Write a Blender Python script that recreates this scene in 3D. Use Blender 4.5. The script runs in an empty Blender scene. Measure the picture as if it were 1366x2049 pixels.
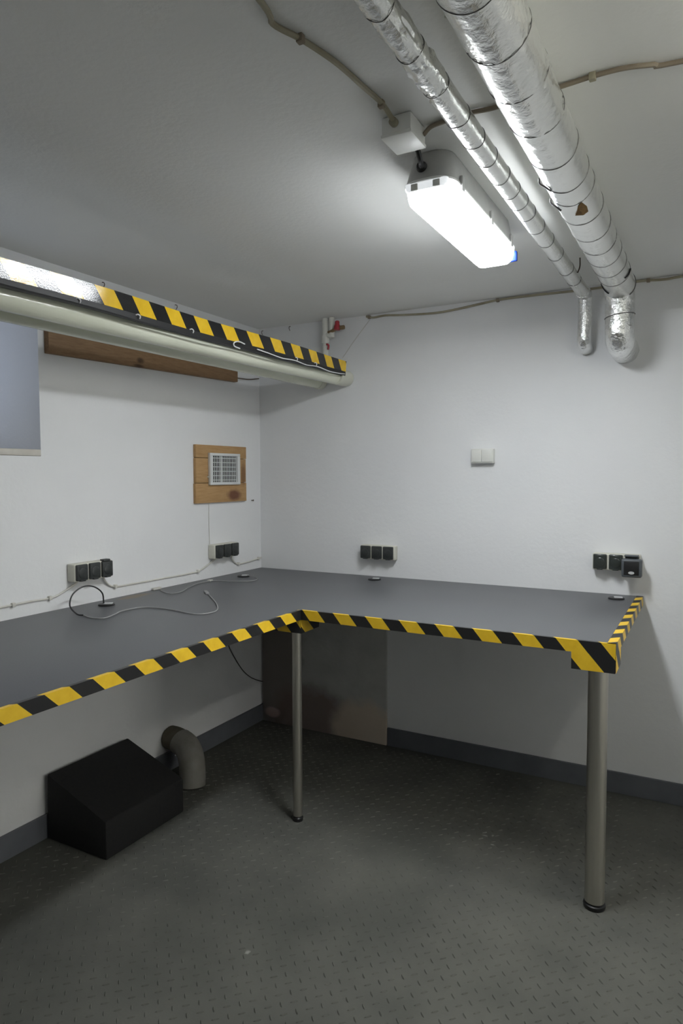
import bpy, bmesh, math, random
from mathutils import Vector, noise as mnoise

random.seed(7)
scene = bpy.context.scene
COL = scene.collection
PI = math.pi

# ------------------------------------------------------------------ camera
cam_data = bpy.data.cameras.new('camera')
cam = bpy.data.objects.new('camera', cam_data)
COL.objects.link(cam)
cam.location = (2.2926, -3.2118, 1.4333)
yaw, pitch, roll = math.radians(28.693), math.radians(-3.0956), math.radians(-0.2025)
fwd = Vector((-math.sin(yaw) * math.cos(pitch), math.cos(yaw) * math.cos(pitch), math.sin(pitch)))
rgt = fwd.cross(Vector((0, 0, 1))).normalized()
upv = rgt.cross(fwd)
r2 = rgt * math.cos(roll) + upv * math.sin(roll)
u2 = -rgt * math.sin(roll) + upv * math.cos(roll)
from mathutils import Matrix
cam.rotation_euler = Matrix((r2, u2, -fwd)).transposed().to_euler()
cam_data.sensor_fit = 'VERTICAL'
cam_data.sensor_height = 36.0
cam_data.lens = 36.0 * 1352.85 / 2049.0
cam_data.clip_start = 0.02
scene.camera = cam

# ------------------------------------------------------------------ world, exposure
world = bpy.data.worlds.new('world')
scene.world = world
world.use_nodes = True
bg = world.node_tree.nodes['Background']
bg.inputs['Color'].default_value = (0.70, 0.80, 1.0, 1)
bg.inputs['Strength'].default_value = 1.1
vs = scene.view_settings
vs.view_transform = 'Standard'
vs.look = 'None'
vs.gamma = 1.0
vs.use_curve_mapping = False
vs.exposure = 0.07
LAMP_MAIN = 72.0
LAMP_ADDED_SIDE = 19.0  # lamp out of view, added to brighten the right side
LAMP_ADDED_HALL = 88.0  # lamp in the added hall, out of view

# ------------------------------------------------------------------ materials
def mat(name, color=(0.5, 0.5, 0.5), rough=0.5, metal=0.0, spec=0.5):
    m = bpy.data.materials.new(name)
    m.use_nodes = True
    b = m.node_tree.nodes['Principled BSDF']
    b.inputs['Base Color'].default_value = (*color, 1)
    b.inputs['Roughness'].default_value = rough
    b.inputs['Metallic'].default_value = metal
    b.inputs['Specular IOR Level'].default_value = spec
    return m

def nt(m):
    return m.node_tree.nodes, m.node_tree.links, m.node_tree.nodes['Principled BSDF']

def noise_node(m, scale, detail=4, rough=0.55, stretch=None, coord='Object'):
    n, l, b = nt(m)
    tc = n.new('ShaderNodeTexCoord')
    t = n.new('ShaderNodeTexNoise')
    t.inputs['Scale'].default_value = scale
    t.inputs['Detail'].default_value = detail
    t.inputs['Roughness'].default_value = rough
    if stretch:
        mp = n.new('ShaderNodeMapping')
        mp.inputs['Scale'].default_value = stretch
        l.new(tc.outputs[coord], mp.inputs['Vector'])
        l.new(mp.outputs['Vector'], t.inputs['Vector'])
    else:
        l.new(tc.outputs[coord], t.inputs['Vector'])
    return t

def ramp(m, src, stops):
    n, l, b = nt(m)
    r = n.new('ShaderNodeValToRGB')
    e = r.color_ramp.elements
    e[0].position, e[0].color = stops[0][0], (*stops[0][1], 1)
    e[1].position, e[1].color = stops[1][0], (*stops[1][1], 1)
    for p, c in stops[2:]:
        x = e.new(p)
        x.color = (*c, 1)
    l.new(src, r.inputs['Fac'])
    return r

def bump(m, src, strength, dist=0.01):
    n, l, b = nt(m)
    bp = n.new('ShaderNodeBump')
    bp.inputs['Strength'].default_value = strength
    bp.inputs['Distance'].default_value = dist
    l.new(src, bp.inputs['Height'])
    prev = b.inputs['Normal'].links
    if prev:
        l.new(prev[0].from_socket, bp.inputs['Normal'])
    l.new(bp.outputs['Normal'], b.inputs['Normal'])

def math_node(m, op, a, c):
    n, l, _ = nt(m)
    k = n.new('ShaderNodeMath')
    k.operation = op
    for i, v in enumerate((a, c)):
        if isinstance(v, (int, float)):
            k.inputs[i].default_value = v
        else:
            l.new(v, k.inputs[i])
    return k.outputs[0]

def mix_color(m, fac, a, c):
    n, l, _ = nt(m)
    k = n.new('ShaderNodeMix')
    k.data_type = 'RGBA'
    for s, v in ((k.inputs['Factor'], fac), (k.inputs[6], a), (k.inputs[7], c)):
        if isinstance(v, (int, float)):
            s.default_value = v
        elif isinstance(v, tuple):
            s.default_value = (*v, 1)
        else:
            l.new(v, s)
    return k.outputs[2]

def mottled(name, c1, c2, scale, rough=0.5, metal=0.0, bmp=0.0, bscale=None, detail=4, stretch=None, spec=0.5):
    m = mat(name, c1, rough, metal, spec)
    n, l, b = nt(m)
    t = noise_node(m, scale, detail, stretch=stretch)
    r = ramp(m, t.outputs['Fac'], [(0.3, c1), (0.7, c2)])
    l.new(r.outputs['Color'], b.inputs['Base Color'])
    if bmp:
        t2 = noise_node(m, bscale or scale, 5, stretch=stretch)
        bump(m, t2.outputs['Fac'], bmp)
    return m

def blob(m, centre, radii, nscale=12, nsize=0.5, soft=0.35):
    """0..1 mask: a ragged blot around a point of the object's own space."""
    n, l, _ = nt(m)
    tc = n.new('ShaderNodeTexCoord')
    mp = n.new('ShaderNodeMapping')
    mp.vector_type = 'TEXTURE'
    mp.inputs['Location'].default_value = centre
    mp.inputs['Scale'].default_value = radii
    l.new(tc.outputs['Object'], mp.inputs['Vector'])
    ln = n.new('ShaderNodeVectorMath')
    ln.operation = 'LENGTH'
    l.new(mp.outputs['Vector'], ln.inputs[0])
    t = noise_node(m, nscale)
    d = math_node(m, 'ADD', ln.outputs['Value'], math_node(m, 'MULTIPLY', math_node(m, 'SUBTRACT', t.outputs['Fac'], 0.5), nsize * 2))
    mr = n.new('ShaderNodeMapRange')
    mr.inputs['From Min'].default_value = 1.0 + soft
    mr.inputs['From Max'].default_value = 1.0 - soft
    l.new(d, mr.inputs['Value'])
    return mr.outputs[0]

SCUFFS = (((1.533, -0.644), (0.010, 0.004)), ((1.578, -0.695), (0.007, 0.004)), ((1.560, -0.630), (0.004, 0.006)), ((1.098, -1.628), (0.006, 0.008)))
M_wall = mottled('white_wall_paint', (0.77, 0.775, 0.785), (0.81, 0.815, 0.82), 2.2, 0.75, bmp=0.12, bscale=45, spec=0.25)
M_ceil = mottled('ceiling_paint', (0.84, 0.84, 0.815), (0.88, 0.88, 0.855), 1.7, 0.62, bmp=0.10, bscale=60, spec=0.35)
M_floor = mottled('grey_rubber_floor', (0.098, 0.100, 0.090), (0.148, 0.148, 0.130), 3.2, 0.68, bmp=0.08, bscale=160, detail=7, spec=0.2)
_n, _l, _b = nt(M_floor)
_c = _b.inputs['Base Color'].links[0].from_socket
for ctr, rad in SCUFFS:
    _c = mix_color(M_floor, math_node(M_floor, 'MULTIPLY', blob(M_floor, (*ctr, 0.0), (*rad, 0.2), 140, 0.9, 0.5), 0.55), _c, (0.5, 0.5, 0.46))
_l.new(_c, _b.inputs['Base Color'])
M_base = mottled('grey_skirting_paint', (0.115, 0.122, 0.14), (0.145, 0.153, 0.172), 9, 0.55)
M_sill = mottled('sill_paint', (0.52, 0.49, 0.44), (0.6, 0.57, 0.52), 14, 0.6)
M_winframe = mat('white_window_frame', (0.75, 0.76, 0.77), 0.4)

M_top = mottled('grey_laminate', (0.105, 0.108, 0.116), (0.125, 0.128, 0.137), 260, 0.42, bmp=0.02, bscale=300, spec=0.45)
_n, _l, _b = nt(M_top)
_f = blob(M_top, (0.055 - 0.9, -1.04 + 0.9, 0.9), (0.028, 0.085, 0.05), 30, 0.5)
_c = _b.inputs['Base Color'].links[0].from_socket
_l.new(mix_color(M_top, math_node(M_top, 'MULTIPLY', _f, 0.75), _c, (0.22, 0.145, 0.06)), _b.inputs['Base Color'])

def tape_material(name, rough):
    m = mat(name, (0.8, 0.5, 0.02), rough, spec=0.6)
    n, l, b = nt(m)
    uv = n.new('ShaderNodeUVMap')
    sp = n.new('ShaderNodeSeparateXYZ')
    l.new(uv.outputs['UV'], sp.inputs[0])
    fr = math_node(m, 'FRACT', sp.outputs['X'], 0)
    st = math_node(m, 'LESS_THAN', fr, 0.5)
    t = noise_node(m, 35, 3)
    ye = ramp(m, t.outputs['Fac'], [(0.3, (0.80, 0.50, 0.018)), (0.7, (0.88, 0.58, 0.03))])
    l.new(mix_color(m, st, (0.013, 0.013, 0.014), ye.outputs['Color']), b.inputs['Base Color'])
    # fine woven reflective grain
    v = n.new('ShaderNodeTexVoronoi')
    v.inputs['Scale'].default_value = 260
    tc = n.new('ShaderNodeTexCoord')
    l.new(tc.outputs['Object'], v.inputs['Vector'])
    bump(m, v.outputs['Distance'], 0.04, 0.002)
    return m
M_tape = tape_material('hazard_tape', 0.42)
M_tape_gloss = tape_material('hazard_tape_gloss', 0.13)

M_blackboard = mat('black_board_edge', (0.014, 0.014, 0.015), 0.5)
M_boardgrey = mat('bare_board_edge', (0.35, 0.35, 0.35), 0.6)
M_black = mat('black_plastic', (0.012, 0.012, 0.013), 0.38)
M_darkplastic = mottled('dark_grey_plastic', (0.028, 0.032, 0.032), (0.042, 0.046, 0.044), 60, 0.42)
M_glossdark = mat('glossy_dark_plastic', (0.035, 0.042, 0.038), 0.22)
M_greyplastic = mat('slate_plastic', (0.085, 0.095, 0.105), 0.4)
M_cream = mottled('cream_plastic', (0.62, 0.61, 0.53), (0.68, 0.67, 0.59), 20, 0.45)
M_white = mat('white_plastic', (0.72, 0.72, 0.68), 0.42)
M_boxwhite = mat('junction_box_white', (0.88, 0.88, 0.84), 0.45)
M_silver = mat('silver_cap', (0.72, 0.73, 0.74), 0.3, 0.3)
M_nickel = mottled('brushed_nickel', (0.50, 0.48, 0.43), (0.58, 0.56, 0.50), 30, 0.34, 0.95, stretch=(1, 1, 0.05))
M_foil = mottled('foil_wrap', (0.84, 0.85, 0.82), (0.92, 0.92, 0.89), 9, 0.25, 0.85, bmp=0.30, bscale=38)
M_foil_crumple = mottled('crumpled_foil', (0.80, 0.81, 0.80), (0.90, 0.90, 0.89), 16, 0.13, 0.97, bmp=0.8, bscale=42)
M_wire = mat('binding_wire', (0.12, 0.115, 0.11), 0.45, 0.6)
M_foam = mottled('brown_foam', (0.14, 0.075, 0.02), (0.25, 0.15, 0.05), 120, 0.9)
M_pvc = mottled('cream_pvc', (0.70, 0.715, 0.58), (0.77, 0.785, 0.66), 5, 0.15, bmp=0.32, bscale=3.2, stretch=(6, 1, 6))
M_pvc_collar = mat('pale_pvc_collar', (0.68, 0.68, 0.58), 0.4)
M_paintpipe = mat('white_painted_pipe', (0.70, 0.70, 0.65), 0.4)
M_red = mat('red_valve', (0.40, 0.028, 0.045), 0.45)
M_brass = mat('dull_brass', (0.26, 0.18, 0.10), 0.5, 0.5)
M_cablewhite = mottled('white_cable', (0.60, 0.58, 0.53), (0.68, 0.67, 0.62), 20, 0.5)
M_cablecream = mottled('painted_cable', (0.30, 0.265, 0.18), (0.42, 0.39, 0.29), 10, 0.6)
M_cablebrown = mottled('brown_cable', (0.21, 0.165, 0.12), (0.32, 0.27, 0.20), 14, 0.6)
M_cablegrey = mat('grey_cable', (0.30, 0.30, 0.30), 0.45)
M_cableblack = mat('black_cable', (0.02, 0.02, 0.021), 0.45)
M_glosswhite = mat('glossy_white_cable', (0.85, 0.85, 0.85), 0.25)
M_rust = mat('rusty_wire', (0.11, 0.08, 0.06), 0.6, 0.4)
M_blackbox = mottled('black_carpet', (0.008, 0.008, 0.009), (0.013, 0.013, 0.013), 90, 0.85)
M_elbow = mottled('dull_grey_pipe', (0.20, 0.19, 0.165), (0.27, 0.26, 0.235), 16, 0.7)
M_lagging = mottled('brown_lagging', (0.09, 0.08, 0.055), (0.13, 0.115, 0.085), 20, 0.8)
M_housing = mottled('grey_polycarbonate', (0.40, 0.40, 0.39), (0.50, 0.50, 0.48), 12, 0.5)
M_gasket = mat('white_gasket', (0.8, 0.8, 0.78), 0.4)
M_blue = mat('blue_piece', (0.008, 0.05, 0.42), 0.4)
M_void_shade = mat('void_shade', (0.006, 0.006, 0.006), 0.9)  # near-black stand-in for shade in plank gaps and behind the slats
M_grille = mat('white_grille', (0.70, 0.71, 0.70), 0.4)

def wood(name, c1, c2, c3, knots, axis_stretch):
    m = mat(name, c1, 0.6, spec=0.3)
    n, l, b = nt(m)
    t = noise_node(m, 14, 5, stretch=axis_stretch)
    r = ramp(m, t.outputs['Fac'], [(0.3, c1), (0.62, c2), (0.75, c3)])
    col = r.outputs['Color']
    for (ctr, rad, c) in knots:
        f = blob(m, ctr, rad, 25, 0.35)
        col = mix_color(m, math_node(m, 'MULTIPLY', f, 0.85), col, c)
    l.new(col, b.inputs['Base Color'])
    bump(m, t.outputs['Fac'], 0.15, 0.004)
    return m
M_pine = wood('pine_board', (0.40, 0.235, 0.10), (0.48, 0.30, 0.14), (0.36, 0.20, 0.085),
              [((0.02, -0.27 + 0.366, 1.33 - 1.294), (0.05, 0.055, 0.028), (0.13, 0.045, 0.03)),
               ((0.02, -0.185 + 0.366, 1.44 - 1.294), (0.05, 0.02, 0.06), (0.22, 0.11, 0.05))], (5, 1, 9))
M_beam = wood('old_timber', (0.20, 0.115, 0.055), (0.27, 0.165, 0.085), (0.15, 0.085, 0.04),
              [((0.0, -0.95 + 0.8335, 0.040), (0.05, 0.022, 0.013), (0.05, 0.025, 0.012)),
               ((0.0, -0.96 + 0.8335, 0.016), (0.05, 0.03, 0.007), (0.06, 0.03, 0.015))], (5, 1, 9))

M_panel = mottled('stained_panel', (0.40, 0.40, 0.385), (0.50, 0.50, 0.48), 6, 0.8, bmp=0.25, bscale=30)
_n, _l, _b = nt(M_panel)
_c = _b.inputs['Base Color'].links[0].from_socket
for ctr, rad, colr, k in [((0.10, -0.01, 0.45), (0.17, 1, 0.55), (0.17, 0.14, 0.12), 0.8),
                          ((0.35, -0.01, 0.05), (0.26, 1, 0.20), (0.20, 0.14, 0.12), 0.8),
                          ((0.68, -0.01, 0.06), (0.20, 1, 0.15), (0.62, 0.52, 0.42), 0.9),
                          ((0.08, -0.01, 0.06), (0.05, 1, 0.03), (0.55, 0.40, 0.38), 0.8)]:
    _f = blob(M_panel, ctr, rad, 9, 0.35, 0.2)
    _c = mix_color(M_panel, math_node(M_panel, 'MULTIPLY', _f, k), _c, colr)
_l.new(_c, _b.inputs['Base Color'])

def emissive(name, color, strength):
    m = bpy.data.materials.new(name)
    m.use_nodes = True
    b = m.node_tree.nodes['Principled BSDF']
    b.inputs['Base Color'].default_value = (0.8, 0.8, 0.8, 1)
    b.inputs['Emission Color'].default_value = (*color, 1)
    b.inputs['Emission Strength'].default_value = strength
    return m
M_lens = emissive('lit_diffuser', (0.93, 0.97, 1.0), LAMP_MAIN)
M_lens_rim = emissive('lit_diffuser_rim', (0.93, 0.97, 1.0), LAMP_MAIN * 0.21)
M_lens_end = emissive('lit_diffuser_end', (0.93, 0.97, 1.0), 0.62)
M_lens_added_side = emissive('added_side_diffuser', (1.0, 0.99, 0.88), LAMP_ADDED_SIDE)

M_lens_added_hall = emissive('added_hall_diffuser', (1.0, 0.99, 0.92), LAMP_ADDED_HALL)
M_glass = bpy.data.materials.new('window_glass')
M_glass.use_nodes = True
_g = M_glass.node_tree
_g.nodes.clear()
_o = _g.nodes.new('ShaderNodeOutputMaterial')
_mx = _g.nodes.new('ShaderNodeMixShader')
_tr = _g.nodes.new('ShaderNodeBsdfTransparent')
_gl = _g.nodes.new('ShaderNodeBsdfGlossy')
_gl.inputs['Roughness'].default_value = 0.02
_mx.inputs[0].default_value = 0.08
_g.links.new(_tr.outputs[0], _mx.inputs[1])
_g.links.new(_gl.outputs[0], _mx.inputs[2])
_g.links.new(_mx.outputs[0], _o.inputs[0])

# ------------------------------------------------------------------ mesh helpers
class MB:
    """collects verts / faces (world coordinates) for ONE mesh object"""
    def __init__(self):
        self.v, self.f, self.uv = [], [], {}
    def add(self, vs_, fs_):
        o = len(self.v)
        self.v += [Vector(q) for q in vs_]
        self.f += [tuple(i + o for i in f) for f in fs_]
    def bm(self, bm_):
        bm_.verts.index_update()
        self.add([v.co for v in bm_.verts], [[v.index for v in f.verts] for f in bm_.faces])
        bm_.free()
        return self
    def box(self, x0, x1, y0, y1, z0, z1, bev=0.0, seg=2):
        b = bmesh.new()
        bmesh.ops.create_cube(b, size=1.0)
        for v in b.verts:
            v.co = Vector(((x0 + x1) / 2 + v.co.x * (x1 - x0), (y0 + y1) / 2 + v.co.y * (y1 - y0), (z0 + z1) / 2 + v.co.z * (z1 - z0)))
        if bev:
            bmesh.ops.bevel(b, geom=list(b.edges), offset=bev, segments=seg, profile=0.5, affect='EDGES')
        return self.bm(b)
    def prism(self, pts, z0, z1, bev=0.0):
        b = bmesh.new()
        lo = [b.verts.new((x, y, z0)) for x, y in pts]
        f = b.faces.new(lo)
        r = bmesh.ops.extrude_face_region(b, geom=[f])
        for e in r['geom']:
            if isinstance(e, bmesh.types.BMVert):
                e.co.z = z1
        bmesh.ops.recalc_face_normals(b, faces=list(b.faces))
        if bev:
            bmesh.ops.bevel(b, geom=list(b.edges), offset=bev, segments=2, profile=0.5, affect='EDGES')
        return self.bm(b)
    def lathe(self, prof, c, axis='z', n=24):
        """prof: list of (radius, height) along the axis from c"""
        vs_, fs_ = [], []
        for r, h in prof:
            for k in range(n):
                a = 2 * PI * k / n
                p, q = r * math.cos(a), r * math.sin(a)
                if axis == 'z': vs_.append((c[0] + p, c[1] + q, c[2] + h))
                elif axis == 'y': vs_.append((c[0] + p, c[1] + h, c[2] - q))
                else: vs_.append((c[0] + h, c[1] + p, c[2] + q))
        for i in range(len(prof) - 1):
            for k in range(n):
                fs_.append((i * n + k, i * n + (k + 1) % n, (i + 1) * n + (k + 1) % n, (i + 1) * n + k))
        fs_.append(tuple(reversed(range(n))))
        fs_.append(tuple(range((len(prof) - 1) * n, len(prof) * n)))
        self.add(vs_, fs_)
        return self
    def tube(self, pts, r, n=8, sub=5, smooth=True, rfun=None):
        P = [Vector(p) for p in pts]
        if smooth and len(P) > 2:
            Q = []
            E_ = [P[0] * 2 - P[1]] + P + [P[-1] * 2 - P[-2]]
            for i in range(1, len(E_) - 2):
                a, b, c, d = E_[i - 1:i + 3]
                for s in range(sub):
                    t = s / sub
                    Q.append(0.5 * ((2 * b) + (c - a) * t + (2 * a - 5 * b + 4 * c - d) * t * t + (-a + 3 * b - 3 * c + d) * t ** 3))
            Q.append(P[-1])
            P = Q
        T = [(P[min(i + 1, len(P) - 1)] - P[max(i - 1, 0)]).normalized() for i in range(len(P))]
        ref = Vector((0, 0, 1)) if abs(T[0].z) < 0.9 else Vector((1, 0, 0))
        N = T[0].cross(ref).normalized()
        vs_, fs_ = [], []
        s = 0.0
        for i, p in enumerate(P):
            if i:
                s += (P[i] - P[i - 1]).length
                N = (N - T[i] * N.dot(T[i])).normalized()
            B = T[i].cross(N)
            for k in range(n):
                a = 2 * PI * k / n
                rr = rfun(s, a, p) if rfun else r
                vs_.append(p + (N * math.cos(a) + B * math.sin(a)) * rr)
        for i in range(len(P) - 1):
            for k in range(n):
                fs_.append((i * n + k, i * n + (k + 1) % n, (i + 1) * n + (k + 1) % n, (i + 1) * n + k))
        fs_.append(tuple(reversed(range(n))))
        fs_.append(tuple(range((len(P) - 1) * n, len(P) * n)))
        self.add(vs_, fs_)
        return self
    def torus(self, c, R, r, axis='y', n=28, k=5, tilt=0.0, jitter=0.0):
        vs_, fs_ = [], []
        for i in range(n):
            a = 2 * PI * i / n
            j = jitter * math.sin(3 * a + c[1] * 9)
            for q in range(k):
                b = 2 * PI * q / k
                rad, off = R + r * math.cos(b), r * math.sin(b) + j + tilt * math.cos(a)
                if axis == 'y': vs_.append((c[0] + rad * math.cos(a), c[1] + off, c[2] + rad * math.sin(a)))
                else: vs_.append((c[0] + rad * math.cos(a), c[1] + rad * math.sin(a), c[2] + off))
        for i in range(n):
            for q in range(k):
                fs_.append((i * k + q, i * k + (q + 1) % k, ((i + 1) % n) * k + (q + 1) % k, ((i + 1) % n) * k + q))
        self.add(vs_, fs_)
        return self
    def strip(self, rings, U):
        """rings: list of polylines (same length); U: matching first UV coordinate"""
        o = len(self.v)
        w = len(rings[0])
        for r, u in zip(rings, U):
            for p, q in zip(r, u):
                self.uv[len(self.v)] = q
                self.v.append(Vector(p))
        for i in range(len(rings) - 1):
            for k in range(w - 1):
                a = o + i * w + k
                self.f.append((a, a + 1, a + 1 + w, a + w))
        return self

def link(name, mb, material, parent=None, origin=None, smooth=True, angle=35):
    me = bpy.data.meshes.new(name)
    if origin is None:
        if parent is not None:
            origin = Vector(parent.get('_o', (0, 0, 0)))
        else:
            xs = [min(v[i] for v in mb.v) for i in range(3)]
            xe = [max(v[i] for v in mb.v) for i in range(3)]
            origin = Vector(((xs[0] + xe[0]) / 2, (xs[1] + xe[1]) / 2, xs[2]))
    origin = Vector(origin)
    me.from_pydata([tuple(v - origin) for v in mb.v], [], mb.f)
    bm_ = bmesh.new()
    bm_.from_mesh(me)
    bmesh.ops.recalc_face_normals(bm_, faces=list(bm_.faces))
    bm_.to_mesh(me)
    bm_.free()
    if mb.uv:
        uvl = me.uv_layers.new(name='UVMap')
        for lp in me.loops:
            uvl.data[lp.index].uv = (mb.uv.get(lp.vertex_index, 0.0), 0.0)
    if smooth:
        me.shade_smooth()
        me.set_sharp_from_angle(angle=math.radians(angle))
    me.materials.append(material)
    o = bpy.data.objects.new(name, me)
    COL.objects.link(o)
    if parent is not None:
        o.parent = parent
        o['_o'] = tuple(parent.get('_o', (0, 0, 0)))
    else:
        o.location = origin
        o['_o'] = tuple(origin)
    return o

def tag(o, label, cat, group=None, kind=None):
    o['label'] = label
    o['category'] = cat
    if group: o['group'] = group
    if kind: o['kind'] = kind
    return o

def thing(name, label, cat, loc, group=None):
    o = bpy.data.objects.new(name, None)
    o.empty_display_size = 0.05
    COL.objects.link(o)
    o.location = loc
    o['_o'] = tuple(loc)
    return tag(o, label, cat, group)

def local_thing(name, label, cat, loc, rotz, group=None):
    """like thing(), its parts are built in its own local frame"""
    o = thing(name, label, cat, loc, group)
    o['_o'] = (0.0, 0.0, 0.0)
    o.rotation_euler = (0, 0, rotz)
    return o

def struct(name, mb, material, smooth=False):
    o = link(name, mb, material, origin=(0, 0, 0), smooth=smooth)
    o['kind'] = 'structure'
    return o

# ================================================================== the room
HC = 2.269
XR, YF, XH = 3.0, -4.3, 7.0
NY0, NY1, NZ0, NZ1 = -2.40, -1.457, 1.512, 2.16     # window niche in the left wall

fl = struct('floor', MB().box(-0.45, XH + 0.2, YF - 0.2, 0.2, -0.12, 0.0), M_floor)
struct('ceiling', MB().box(-0.45, XH + 0.2, YF - 0.2, 0.2, HC, HC + 0.15), M_ceil)
struct('wall_back', MB().box(-0.45, XH + 0.2, 0.0, 0.2, 0.0, HC), M_wall)
wl = MB()
wl.box(-0.45, 0, YF, 0, 0, NZ0)
wl.box(-0.45, 0, NY1, 0, NZ0, HC)
wl.box(-0.45, 0, YF, NY0, NZ0, HC)
wl.box(-0.45, 0, NY0, NY1, NZ1, HC)
struct('wall_left', wl, M_wall)
# unseen doorway and hall, added to let low light in from the right
DY0, DY1, DZ = -1.62, -0.66, 2.02
wr = MB()
wr.box(XR, XR + 0.14, YF, DY0, 0, HC)
wr.box(XR, XR + 0.14, DY1, 0, 0, HC)
wr.box(XR, XR + 0.14, DY0, DY1, DZ, HC)
struct('wall_right', wr, M_wall)
struct('wall_added_hall_right', MB().box(XH, XH + 0.2, -2.5, 0, 0, HC), M_wall)  # walls of the added hall, out of view
struct('wall_added_hall_front', MB().box(XR + 0.14, XH + 0.2, -2.7, -2.5, 0, HC), M_wall)
struct('wall_front', MB().box(-0.45, XR + 0.2, YF - 0.2, YF, 0, HC), M_wall)
struct('baseboard_back', MB().box(0.812, XR - 0.001, -0.012, 0.0, 0.0, 0.096, 0.002), M_base)
struct('baseboard_left', MB().box(0.0, 0.012, YF + 0.001, -0.001, 0.0, 0.096, 0.002), M_base)

# the raised tread pattern of the floor, one mesh
tr = MB()
def tread(cx, cy, s):
    L, Wd, h = 0.0115, 0.0027, 0.0029
    ux, uy = 0.7071, 0.7071 * s
    vx, vy = -uy, ux
    def P(a, b, z): return (cx + a * ux + b * vx, cy + a * uy + b * vy, z)
    v = [P(-L, 0, 0.0002), P(-L * .35, -Wd, 0.0002), P(L * .35, -Wd, 0.0002), P(L, 0, 0.0002), P(L * .35, Wd, 0.0002), P(-L * .35, Wd, 0.0002),
         P(-L * .55, 0, h), P(L * .55, 0, h)]
    o = len(tr.v)
    tr.v += [Vector(q) for q in v]
    for f in ((0, 1, 6), (1, 2, 7, 6), (2, 3, 7), (3, 4, 7), (4, 5, 6, 7), (5, 0, 6)):
        tr.f.append(tuple(i + o for i in f))
for i in range(0, 72):
    for j in range(0, 84):
        x, y = 0.05 + i * 0.05, -0.05 - j * 0.05
        tread(x, y, -1)
        tread(x + 0.025, y - 0.025, 1)
t_ = link('floor_tread', tr, M_floor, parent=fl, smooth=False)
t_['kind'] = 'stuff'

# window in the niche
win = struct('window_1', (lambda m: (m.box(-0.43, -0.37, NY0, NY1, NZ0 + 0.026, NZ0 + 0.09, .004), m.box(-0.43, -0.37, NY0, NY1, NZ1 - 0.06, NZ1, .004),
                                     m.box(-0.43, -0.37, NY0, NY0 + 0.06, NZ0 + 0.09, NZ1 - 0.06, .004), m.box(-0.43, -0.37, NY1 - 0.06, NY1, NZ0 + 0.09, NZ1 - 0.06, .004)))(W := MB()) and W, M_winframe)
pn = link('window_pane', MB().box(-0.404, -0.398, NY0 + 0.055, NY1 - 0.055, NZ0 + 0.085, NZ1 - 0.055), M_glass, parent=win)
sl = link('window_sill', MB().box(-0.43, 0.004, NY0 + 0.001, NY1 - 0.001, NZ0 + 0.001, NZ0 + 0.026, .003), M_sill, parent=win)

# ================================================================== corner desk
TX, TY, LX, LY = 2.04, -0.959, 0.874, -2.95
TZ, TH = 0.90, 0.038
desk = thing('corner_desk', 'long grey L-shaped corner worktop edged with yellow and black striped tape', 'desk', (0.9, -0.9, 0))
G = 0.002
link('tabletop', MB().prism([(G, -G), (TX, -G), (TX, TY), (LX, TY), (LX, LY), (G, LY)], TZ - TH, TZ, 0.0012), M_top, desk)

def edge_tape(p0, p1, inward, lip, zt, zb, P, k, u0, sgn=1, seg=1, material=M_tape, parent=desk, name='hazard_tape', under=0.012):
    """tape folded over an edge running from p0 to p1 (xy); inward: unit vector to the inside"""
    e = 0.0007
    p0, p1 = Vector((*p0, 0)), Vector((*p1, 0))
    n = Vector((*inward, 0))
    along = (p1 - p0).normalized()
    rings, U = [], []
    for p in (p0, p1):
        t = p.dot(along) * sgn
        prof = []
        vv = 0.0
        if lip > 0:
            prof.append((p + n * lip + Vector((0, 0, zt + e)), 0.0))
            vv = lip
        prof.append((p - n * e + Vector((0, 0, zt + e)), vv))
        prof.append((p - n * e + Vector((0, 0, zb - e)), vv + zt - zb))
        if under:
            prof.append((p + n * under + Vector((0, 0, zb - e)), vv + zt - zb + under))
        rings.append([q[0] for q in prof])
        U.append([(t - k * q[1] - u0) / P for q in prof])
    m = MB()
    # thickness: an outer and an inner skin joined into one closed strip
    m.strip(rings, U)
    return link(name, m, material, parent, smooth=False)

edge_tape((LX, TY), (TX, TY), (0, 1), 0.011, TZ, TZ - TH, 0.139, 0.87, 0.873)
edge_tape((LX, LY), (LX, TY), (-1, 0), 0.012, TZ, TZ - TH, 0.1472, 1.05, -2.148)
edge_tape((TX, TY), (TX, -0.004), (-1, 0), 0.026, TZ, TZ - TH, 0.137, 1.1, -0.95)

def leg_block(x0, x1, y0, y1):
    z0, z1 = 0.806, TZ - TH - 0.0012
    b = link('leg_block', MB().box(x0, x1, y0, y1, z0, z1, 0.001), M_blackboard, desk)
    return b
bR = leg_block(1.906, TX - 0.0002, TY + 0.0002, TY + 0.13)
bL = leg_block(0.738, LX - 0.0002, TY + 0.0002, TY + 0.14)
def block_tape(b, p0, p1, inward, P, k, u0, off):
    e = 0.0012
    p0, p1 = Vector((*p0, 0)), Vector((*p1, 0))
    n = Vector((*inward, 0))
    al = (p1 - p0).normalized()
    rings, U = [], []
    for p in (p0, p1):
        t = p.dot(al)
        prof = [(p - n * e + Vector((0, 0, TZ - TH)), off), (p - n * e + Vector((0, 0, 0.806)), off + 0.056)]
        rings.append([q[0] for q in prof])
        U.append([(t - k * q[1] - u0) / P for q in prof])
    link('hazard_tape', MB().strip(rings, U), M_tape, b, smooth=False)
block_tape(bR, (1.906, TY), (TX, TY), (0, 1), 0.139, 0.87, 0.873, 0.049)
block_tape(bR, (TX, TY), (TX, TY + 0.13), (-1, 0), 0.137, 1.1, -0.95, 0.064)
block_tape(bL, (0.738, TY), (LX, TY), (0, 1), 0.125, 0.87, 0.800, 0.049)
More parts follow.
